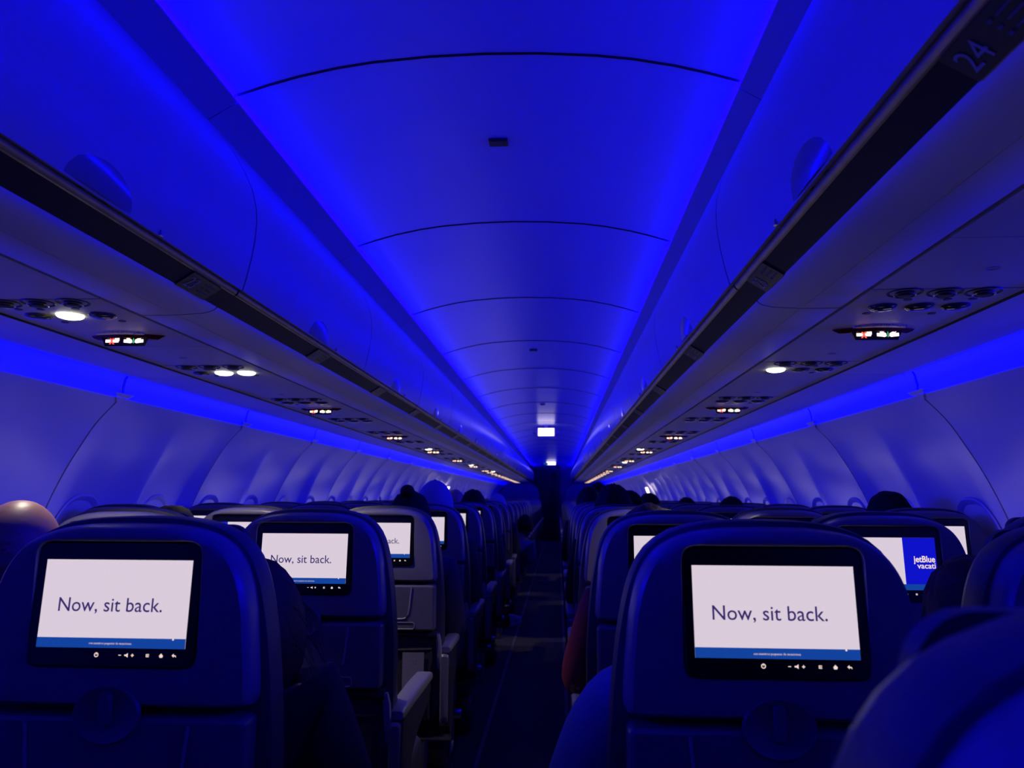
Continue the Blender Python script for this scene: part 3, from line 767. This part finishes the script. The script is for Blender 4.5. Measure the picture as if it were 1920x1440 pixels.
# ------------------------------------------------------------------ PEOPLE
def skin_mesh(nodes, edges, sub=2):
    # nodes: list of (pos, (rx, ry)) ; first is root
    me = bpy.data.meshes.new('sk'); me.from_pydata([n[0] for n in nodes], edges, [])
    ob = bpy.data.objects.new('sk', me); C.objects.link(ob)
    md = ob.modifiers.new('s', 'SKIN')
    if not me.skin_vertices:
        bm = bmesh.new(); bm.from_mesh(me); bm.verts.layers.skin.verify(); bm.to_mesh(me); bm.free()
    for i, sv in enumerate(me.skin_vertices[0].data):
        r = nodes[i][1]; sv.radius = (r, r) if not isinstance(r, tuple) else r; sv.use_root = (i == 0)
    md.use_smooth_shade = True
    s2 = ob.modifiers.new('u', 'SUBSURF'); s2.levels = sub
    dg = bpy.context.evaluated_depsgraph_get(); dg.update()
    out = bpy.data.meshes.new_from_object(ob.evaluated_get(dg))
    res = ([tuple(v.co) for v in out.vertices], [tuple(p.vertices) for p in out.polygons])
    bpy.data.objects.remove(ob); bpy.data.meshes.remove(out); bpy.data.meshes.remove(me)
    return res
def remesh(vs, fs, vox):
    me = bpy.data.meshes.new('rm'); me.from_pydata(vs, [], fs); ob = bpy.data.objects.new('rm', me); C.objects.link(ob)
    md = ob.modifiers.new('r', 'REMESH'); md.mode = 'VOXEL'; md.voxel_size = vox; md.use_smooth_shade = True
    sm = ob.modifiers.new('s', 'SMOOTH'); sm.factor = .5; sm.iterations = 2
    dg = bpy.context.evaluated_depsgraph_get(); dg.update()
    out = bpy.data.meshes.new_from_object(ob.evaluated_get(dg)); bpy.data.objects.remove(ob); return out
def skeleton(P, fat=0.0, part='body'):
    nodes = []; edges = []; idx = {}
    def add(n, p, r, parent=None):
        idx[n] = len(nodes); nodes.append((tuple(p), r))
        if parent: edges.append((idx[parent], idx[n]))
    f_ = fat
    if part in ('body', 'top'):
        add('pelvis', P['pelvis'], (.135+f_, .105+f_)); add('waist', P['waist'], (.125+f_, .095+f_), 'pelvis'); add('chest', P['chest'], (.145+f_, .105+f_), 'waist')
        add('upch', P['upch'], (.115+f_, .08+f_), 'chest')
        if part == 'body': add('neck', P['neck'], .052, 'upch'); add('headb', P['headb'], .055, 'neck')
        else: add('collar', tuple(Vector(P['upch']).lerp(Vector(P['neck']), .55)), .062, 'upch')
        for e, nm in ((-1, 'L'), (1, 'R')):
            add('sh'+nm, P['sh'+nm], .056+f_*.8, 'upch'); el = Vector(P['el'+nm]); wr = Vector(P['wr'+nm]); sh = Vector(P['sh'+nm])
            add('ua'+nm, tuple(sh.lerp(el, .5)), .048+f_*.8, 'sh'+nm); add('el'+nm, tuple(el), .042+f_*.8, 'ua'+nm); add('fa'+nm, tuple(el.lerp(wr, .4)), .040+f_*.8, 'el'+nm)
            add('wr'+nm, tuple(wr if part == 'body' else el.lerp(wr, .93)), .027+f_*.7, 'fa'+nm)
            if part == 'body':
                d = (wr-el).normalized(); side = Vector((1, 0, 0)) if abs(d.x) < .8 else Vector((0, 1, 0)); side = (side-d*side.dot(d)).normalized(); dn = d.cross(side)
                if dn.z > 0: dn = -dn
                pm_ = wr+d*.05; add('pa'+nm, tuple(pm_), (.033, .018), 'wr'+nm)
                for q in range(4):
                    o_ = (q-1.5)*.019; base = wr+d*.088+side*o_; ln = (.062, .072, .068, .052)[q]
                    add('f%d%s' % (q, nm), tuple(base), .0095, 'pa'+nm); add('g%d%s' % (q, nm), tuple(base+d*ln*.55+dn*.012), .0085, 'f%d%s' % (q, nm)); add('h%d%s' % (q, nm), tuple(base+d*ln*.8+dn*.036), .0075, 'g%d%s' % (q, nm))
                tb = wr+d*.03-side*e*.032; add('t0'+nm, tuple(tb), .011, 'pa'+nm); add('t1'+nm, tuple(tb+d*.035-side*e*.016+dn*.012), .0095, 't0'+nm); add('t2'+nm, tuple(tb+d*.058-side*e*.012+dn*.026), .008, 't1'+nm)
    if part in ('body', 'legs'):
        if part == 'legs': add('pelvis', P['pelvis'], (.14+f_, .11+f_))
        for nm in 'LR':
            hp = Vector(P['hp'+nm]); kn = Vector(P['kn'+nm]); an = Vector(P['an'+nm])
            add('hp'+nm, tuple(hp), .085+f_, 'pelvis'); add('th'+nm, tuple(hp.lerp(kn, .5)), .072+f_, 'hp'+nm); add('kn'+nm, tuple(kn), .055+f_, 'th'+nm)
            add('ca'+nm, tuple(kn.lerp(an, .35)), .053+f_, 'kn'+nm); add('an'+nm, tuple(an if part == 'body' else kn.lerp(an, .92)), .037+f_, 'ca'+nm)
            if part == 'body': add('to'+nm, tuple(an+Vector((0, .09, -.045))), .035, 'an'+nm); add('tt'+nm, tuple(an+Vector((0, .16, -.055))), .028, 'to'+nm)
    return nodes, edges
def head_geo(c):
    vs, fs = [], []; nu, nv = 36, 26
    mb = MB(); rings = []
    for k in range(nv+1):
        t = min(max(PI*k/nv, .03), PI-.03); ring = []
        for i in range(nu):
            a = 2*PI*i/nu; x, y, z = math.sin(t)*math.cos(a), math.sin(t)*math.sin(a), math.cos(t)
            w = 1.0-(.28*max(0, -z)**1.3); px, py, pz = .077*x*w, .097*y, .118*z
            if z < 0: py = py*(1-.22*(-z)) + .018*(-z)
            if y > 0:   # face plane
                py *= .92
                nose = math.exp(-((px/.014)**2))*math.exp(-(((pz+.018)/.026)**2)); py += .026*nose
                for e in (-1, 1): py -= .010*math.exp(-(((px-e*.031)/.014)**2))*math.exp(-(((pz-.006)/.012)**2))
                py += .005*math.exp(-((px/.022)**2))*math.exp(-(((pz+.058)/.010)**2))
                py += .006*math.exp(-((px/.02)**2))*math.exp(-(((pz+.098)/.014)**2))
                py += .004*math.exp(-(((pz-.028)/.010)**2))
            ring.append((px, py, pz))
        rings.append(ring)
    mb.loft(rings)
    for e in (-1, 1): mb.sphere((e*.079, -.005, -.012), (.011, .020, .032), 10, 8)
    return mb
def xf_head(v, c, yaw, pitch, roll, sc_):
    mt = Matrix.Rotation(yaw, 3, 'Z') @ Matrix.Rotation(pitch, 3, 'X') @ Matrix.Rotation(roll, 3, 'Y')
    return tuple(mt @ (Vector(v)*sc_)+Vector(c))
def hair_geo(style, seed=0):
    mb = MB(); rings = []; nu, nv = 40, 22
    low = {'short': -.15, 'bun': -.25, 'long': -.5, 'cap': .05, 'curly': -.45, 'ring': -.25}[style]
    for k in range(nv+1):
        ring = []
        for i in range(nu):
            a = 2*PI*i/nu; y = math.sin(a)
            # hairline: forehead high, nape low
            zl = low-.15 if y < 0.2 else low+(.75-low)*min(1, (y-.2)/.35)
            t0 = .03; t1 = math.acos(max(-.98, min(.98, zl))); t = t0+(t1-t0)*k/nv
            z = math.cos(t); x = math.sin(t)*math.cos(a); yy = math.sin(t)*y
            g = 1.10 + {'short': 0, 'bun': .01, 'long': .05, 'cap': .03, 'curly': .10, 'ring': 0}[style]
            nzv = noise.noise(Vector((x*3+seed, yy*3, z*3)))*.05+noise.noise(Vector((x*11+seed, yy*11, z*4)))*({'curly': .10, 'cap': .0, 'short': .025, 'bun': .03, 'long': .035, 'ring': .0}[style])
            if style == 'cap': nzv = 0
            g += nzv
            ring.append((.079*x*g, .097*yy*g, .116*z*g*(1.0 if style != 'long' or z > 0 else 1.1)))
        rings.append(ring)
    inner = [[(x*.90, y*.90, z*.93) for x, y, z in r] for r in rings[::-1]]
    mb.loft(rings+inner, False, False)
    return mb
def person(name, label, x, y, headz, hair, hmat, top, cloth=M_navy, lean=(0, 0), head_off=(0, 0), hrot=(0, 0, 0), elb=None, key=None, group=None, arms=None, detail=True, hs=1.0, bulk=0):
    t = empty(name, (x, y, 0), label, 'person', group)
    dz = headz-1.25   # head top height offset
    lx, ly = lean
    P = {'pelvis': (0, .27, .53), 'waist': (lx*.3, .25+ly*.2, .68+dz*.4), 'chest': (lx*.6, .235+ly*.6, .84+dz*.8), 'upch': (lx*.85, .235+ly*.85, .96+dz), 'neck': (lx+head_off[0]*.4, .245+ly+head_off[1]*.4, 1.035+dz), 'headb': (lx+head_off[0]*.9, .255+ly+head_off[1]*.9, 1.10+dz)}
    for e, nm in ((-1, 'L'), (1, 'R')):
        P['sh'+nm] = (lx*.85+e*.165, .235+ly*.85, .955+dz); P['el'+nm] = (lx*.7+e*.205, .26+ly*.6, .72+dz*.7); P['wr'+nm] = (e*.10, .46+ly*.3, .66)
        P['hp'+nm] = (e*.09, .30, .535); P['kn'+nm] = (e*.12, .66, .56); P['an'+nm] = (e*.12, .66, .12)
    if elb: P.update(elb)
    hc = (lx+head_off[0], .262+ly+head_off[1], headz-.118*hs-.006)
    nd, ed = skeleton(P); vs, fs = skin_mesh(nd, ed)
    hg = head_geo(hc); n = len(vs); vs = list(vs)+[xf_head(v, hc, *hrot, hs) for v in hg.v]; fs = list(fs)+[tuple(i+n for i in f) for f in hg.f]
    me = remesh(vs, fs, .0085); me.materials.append(M_skin); link('body', me, t)
    nd, ed = skeleton(P, .017+bulk, 'top'); vs, fs = skin_mesh(nd, ed); mb = MB(); mb.add(vs, fs); mb.build('top', top, t, smooth=180)
    nd, ed = skeleton(P, .012, 'legs'); vs, fs = skin_mesh(nd, ed); mb = MB(); mb.add(vs, fs); mb.build('trousers', cloth, t, smooth=180)
    for nm in 'LR':
        a = Vector(P['an'+nm]); mb = MB(); rings = []
        for yy, hw, h in ((-.06, .03, .05), (-.03, .042, .075), (.04, .046, .07), (.10, .05, .055), (.16, .046, .042), (.195, .028, .028)):
            rings.append([(a.x+xx, a.y+yy, zz) for xx, zz in rrect(hw, .003, .003+h*1.5, .02 if h > .03 else .012, 3)])
        mb.loft(rings); mb.build('shoe', M_black if cloth != M_denim else M_sneak, t, smooth=60)
    if hair and hair != 'ring':
        hgm = hair_geo('short' if hair == 'capwear' else hair, random.random()*9); hgm.v = [xf_head(v, hc, *hrot, hs) for v in hgm.v]
        hgm.build('hair', hmat, t, smooth=180)
        if hair == 'bun':
            mb = MB(); mb.sphere((0, -.055, .125), (.028, .028, .026), 14, 10); mb.v = [xf_head(v, hc, *hrot, hs) for v in mb.v]; mb.build('hair_bun', hmat, t, smooth=180)
        if hair == 'long':
            mb = MB()
            for q in range(26):
                a = random.uniform(-.6, 2.4); z0 = random.uniform(-.03, .07); rr = 1.12
                p = Vector((.079*rr*math.cos(a-.9), .097*rr*math.sin(a-.9)-.01, z0)); pts = []; dv = Vector((math.cos(a-.9)*.01, random.uniform(-.006, .006), -.002))
                for st in range(6): pts.append(tuple(p)); p = p+dv+Vector((random.uniform(-.003, .004), 0, -.004-.004*st))
                mb.tube(pts, .0005, 4)
            mb.v = [xf_head(v, hc, *hrot, hs) for v in mb.v]; mb.build('hair_strands', hmat, t, smooth=180)
    if hair == 'ring':
        mb = MB()
        for q in range(420):
            a = random.uniform(PI*.95, PI*2.05); zz = random.uniform(-.03, .045)
            cs = math.sqrt(max(0, 1-(zz/.118)**2)); p = Vector((.0775*cs*math.cos(a), .0975*cs*math.sin(a), zz)); n_ = Vector((math.cos(a), math.sin(a), .1))
            mb.tube([tuple(p), tuple(p+n_*.005+Vector((0, 0, -.002)))], .0007, 3, False)
        mb.v = [xf_head(v, hc, *hrot, hs) for v in mb.v]; mb.build('hair', M_hairb, t, smooth=180)
    if hair == 'cap' or hair == 'capwear':
        hgm = hair_geo('cap'); hgm.v = [xf_head((v[0]*1.04, v[1]*1.04, v[2]*1.06), hc, *hrot, hs) for v in hgm.v]; hgm.build('cap', M_cap2, t, smooth=180)
        mb = MB(); mb.sphere((0, 0, .136), .008, 10, 6); rings = []
        for yy, hw in ((.075, .065), (.11, .06), (.145, .045), (.16, .02)): rings.append([(xx, yy, .045-.1*(yy-.075)+zz-.4*xx*xx*8) for xx, zz in ((-hw, 0), (0, 0), (hw, 0), (hw, -.004), (0, -.004), (-hw, -.004))])
        mb.loft(rings); mb.v = [xf_head(v, hc, *hrot, hs) for v in mb.v]; mb.build('cap_peak', M_cap2, t, smooth=60)
    return t
def rowy(k): return YS+PITCH*(k-1)
def at(px, py, Y):   # world x,z of a target pixel at distance Y
    d = fw+r2*((px-960)/1427.53)-u2*((py-720)/1427.53); q = Y/d.y
    return (.1702+d.x*q, 1.22+d.z*q)
def sit(label, k, px, top, hair, hm, topm, dy=.262, col=None, s=1, group='passengers ahead', **kw):
    Y = rowy(k)+dy; X, Z = at(px, top, Y)
    seatx = X if col is None else s*LX[col]
    dx = X-seatx
    return person('person', label, seatx, rowy(k), Z, hair, hm, topm, lean=(dx*.75, (dy-.262)*.7), head_off=(dx*.25, (dy-.262)*.3), group=group, **kw)
sit('bald-headed passenger at the left edge of the view', 1, 42, 931, 'ring', M_hairb, M_navy, dy=.36, col=1, s=-1)
sit('passenger whose dark hair shows past the second-row left middle seat', 2, 322, 950, 'short', M_hairk, M_navy, col=1, s=-1)
sit('passenger in black with brown hair leaning into aisle behind the nearest left seat', 1, 478, 1058, 'long', M_hairb, M_black, col=0, s=-1, cloth=M_black,
    elb={'shR': (.215, .25, .875), 'elR': (.275, .28, .65), 'wrR': (.19, .47, .60)}, bulk=.018)
sit('passenger with black hair in a bun above the left aisle seats', 3, 769, 922, 'bun', M_hairk, M_navy, col=0, s=-1)
sit('passenger in a pale blue cap above the left aisle seats', 4, 816, 906, 'capwear', M_hairk, M_navy, col=0, s=-1)
sit('passenger with black hair, left aisle, just ahead of the one in the cap', 6, 887, 922, 'curly', M_hairk, M_navy, col=0, s=-1)
sit('passenger with fair curly hair above the left middle seats, mid-cabin', 7, 853, 922, 'curly', M_hairp, M_navy, col=1, s=-1)
sit('passenger in a blue cap far along the left aisle column', 8, 932, 928, 'capwear', M_hairk, M_navy, col=0, s=-1)
sit('dark head leaning into the aisle from the left seats', 9, 984, 965, 'short', M_hairk, M_denim, col=0, s=-1)
sit('brown-haired passenger in a red sleeve, second right aisle seat', 2, 1214, 946, 'short', M_hairb, M_red, col=0, s=1,
    elb={'elL': (-.245, .20, .735), 'wrL': (-.17, .42, .72), 'shL': (-.185, .22, .93)})
sit('passenger whose brown hair shows low between the two nearest right seats', 1, 1822, 1046, 'short', M_hairb, M_black, dy=.30, col=1, s=1, hrot=(.3, 0, 0))
sit('passenger in a blue jacket, elbow out beside the nearest right aisle seat', 1, 1440, 1012, 'short', M_hairk, M_denim, col=0, s=1,
    elb={'elL': (-.272, .25, .70), 'wrL': (-.23, .46, .63), 'shL': (-.205, .20, .90)}, bulk=.012)
sit('round dark head over the far right window seat', 3, 1665, 922, 'short', M_hairk, M_navy, col=2, s=1, hs=1.0)
sit('dark head with hair standing up, right aisle, in the cluster of dark heads', 4, 1150, 914, 'curly', M_hairk, M_black, col=0, s=1)
sit('dark head leaning toward the aisle, leftmost in the right cluster', 7, 1104, 917, 'curly', M_hairk, M_black, col=0, s=1, hs=1.1)
sit('dark head, rightmost in the right aisle cluster', 5, 1180, 925, 'curly', M_hairk, M_black, s=1)
sit('dark head on the right, next beyond the cluster of heads', 6, 1217, 925, 'short', M_hairk, M_black, col=1, s=1)
sit('dark head low over the right middle seats', 7, 1287, 933, 'short', M_hairk, M_black, col=2, s=1)
sit('rounded dark head over the right window seats, mid-cabin', 5, 1371, 932, 'short', M_hairk, M_navy, col=2, s=1)
sit('tall dark head farthest along the right aisle column', 8, 1122, 905, 'short', M_hairk, M_black, s=1, hs=1.1)
# ------------------------------------------------------------------ loose things
def shoe(x, y, rz):
    t = empty('sneaker', (x, y, 0), 'white striped sneaker poking into the aisle from the left seats', 'shoe', None, rz)
    mb = MB(); rings = []
    for yy, hw, h in ((-.12, .028, .07), (-.10, .038, .09), (-.04, .040, .085), (.03, .044, .065), (.09, .048, .05), (.13, .04, .04), (.15, .02, .03)):
        rings.append([(xx, yy, zz) for xx, zz in rrect(hw, .022, .022+h, .014, 3)])
    mb.loft(rings); mb.build('upper', M_sneak, t, smooth=60)
    mb = MB(); mb.loft([[(x_*f_, y_, .0 if f_ < 1 else .024) for x_, y_ in ((-.03, -.125), (.03, -.125), (.045, -.02), (.052, .09), (.03, .155), (-.03, .155), (-.052, .09), (-.045, -.02))] for f_ in (.94, 1.0)]); mb.build('sole', M_sneak, t)
    mb = MB()
    for q in range(3): mb.tube([(.045, -.01+q*.028, .03), (.043, .005+q*.028, .06), (.03, .015+q*.028, .082)], .003, 5)
    mb.build('stripe', M_navy, t)
shoe(-.285, 7.62, R(-25))
mb = MB(); mb.box((0, 0, .155), (.105, .002, .22)); mb.box((0, -.002, .21), (.05, .001, .02))
t = empty('safety_card', (-.335, rowy(3)+.012, .46), 'pale safety card in the pocket of the third left aisle seat', 'card')
mb = MB(); mb.box((0, 0, .12), (.075, .003, .21)); mb.build('card', M_arm, t)
textmesh('22', .02, lambda p: Vector((p.x, -.0025, p.y+.19)), 'CENTER').build('print', M_digit, t, smooth=0)
# warm pool on the aisle floor from a reading lamp ahead
spot('reading_lamp', (.86, 6.55, 1.60), (.07, 7.35, 0.0), 160, WARM, 8, .2, .01)
for (yy, sx, e) in ((3.3, -1, 5), (4.9, 1, 5), (8.2, -1, 6), (8.9, 1, 6), (12.3, 1, 6), (14, -1, 6)):
    pass
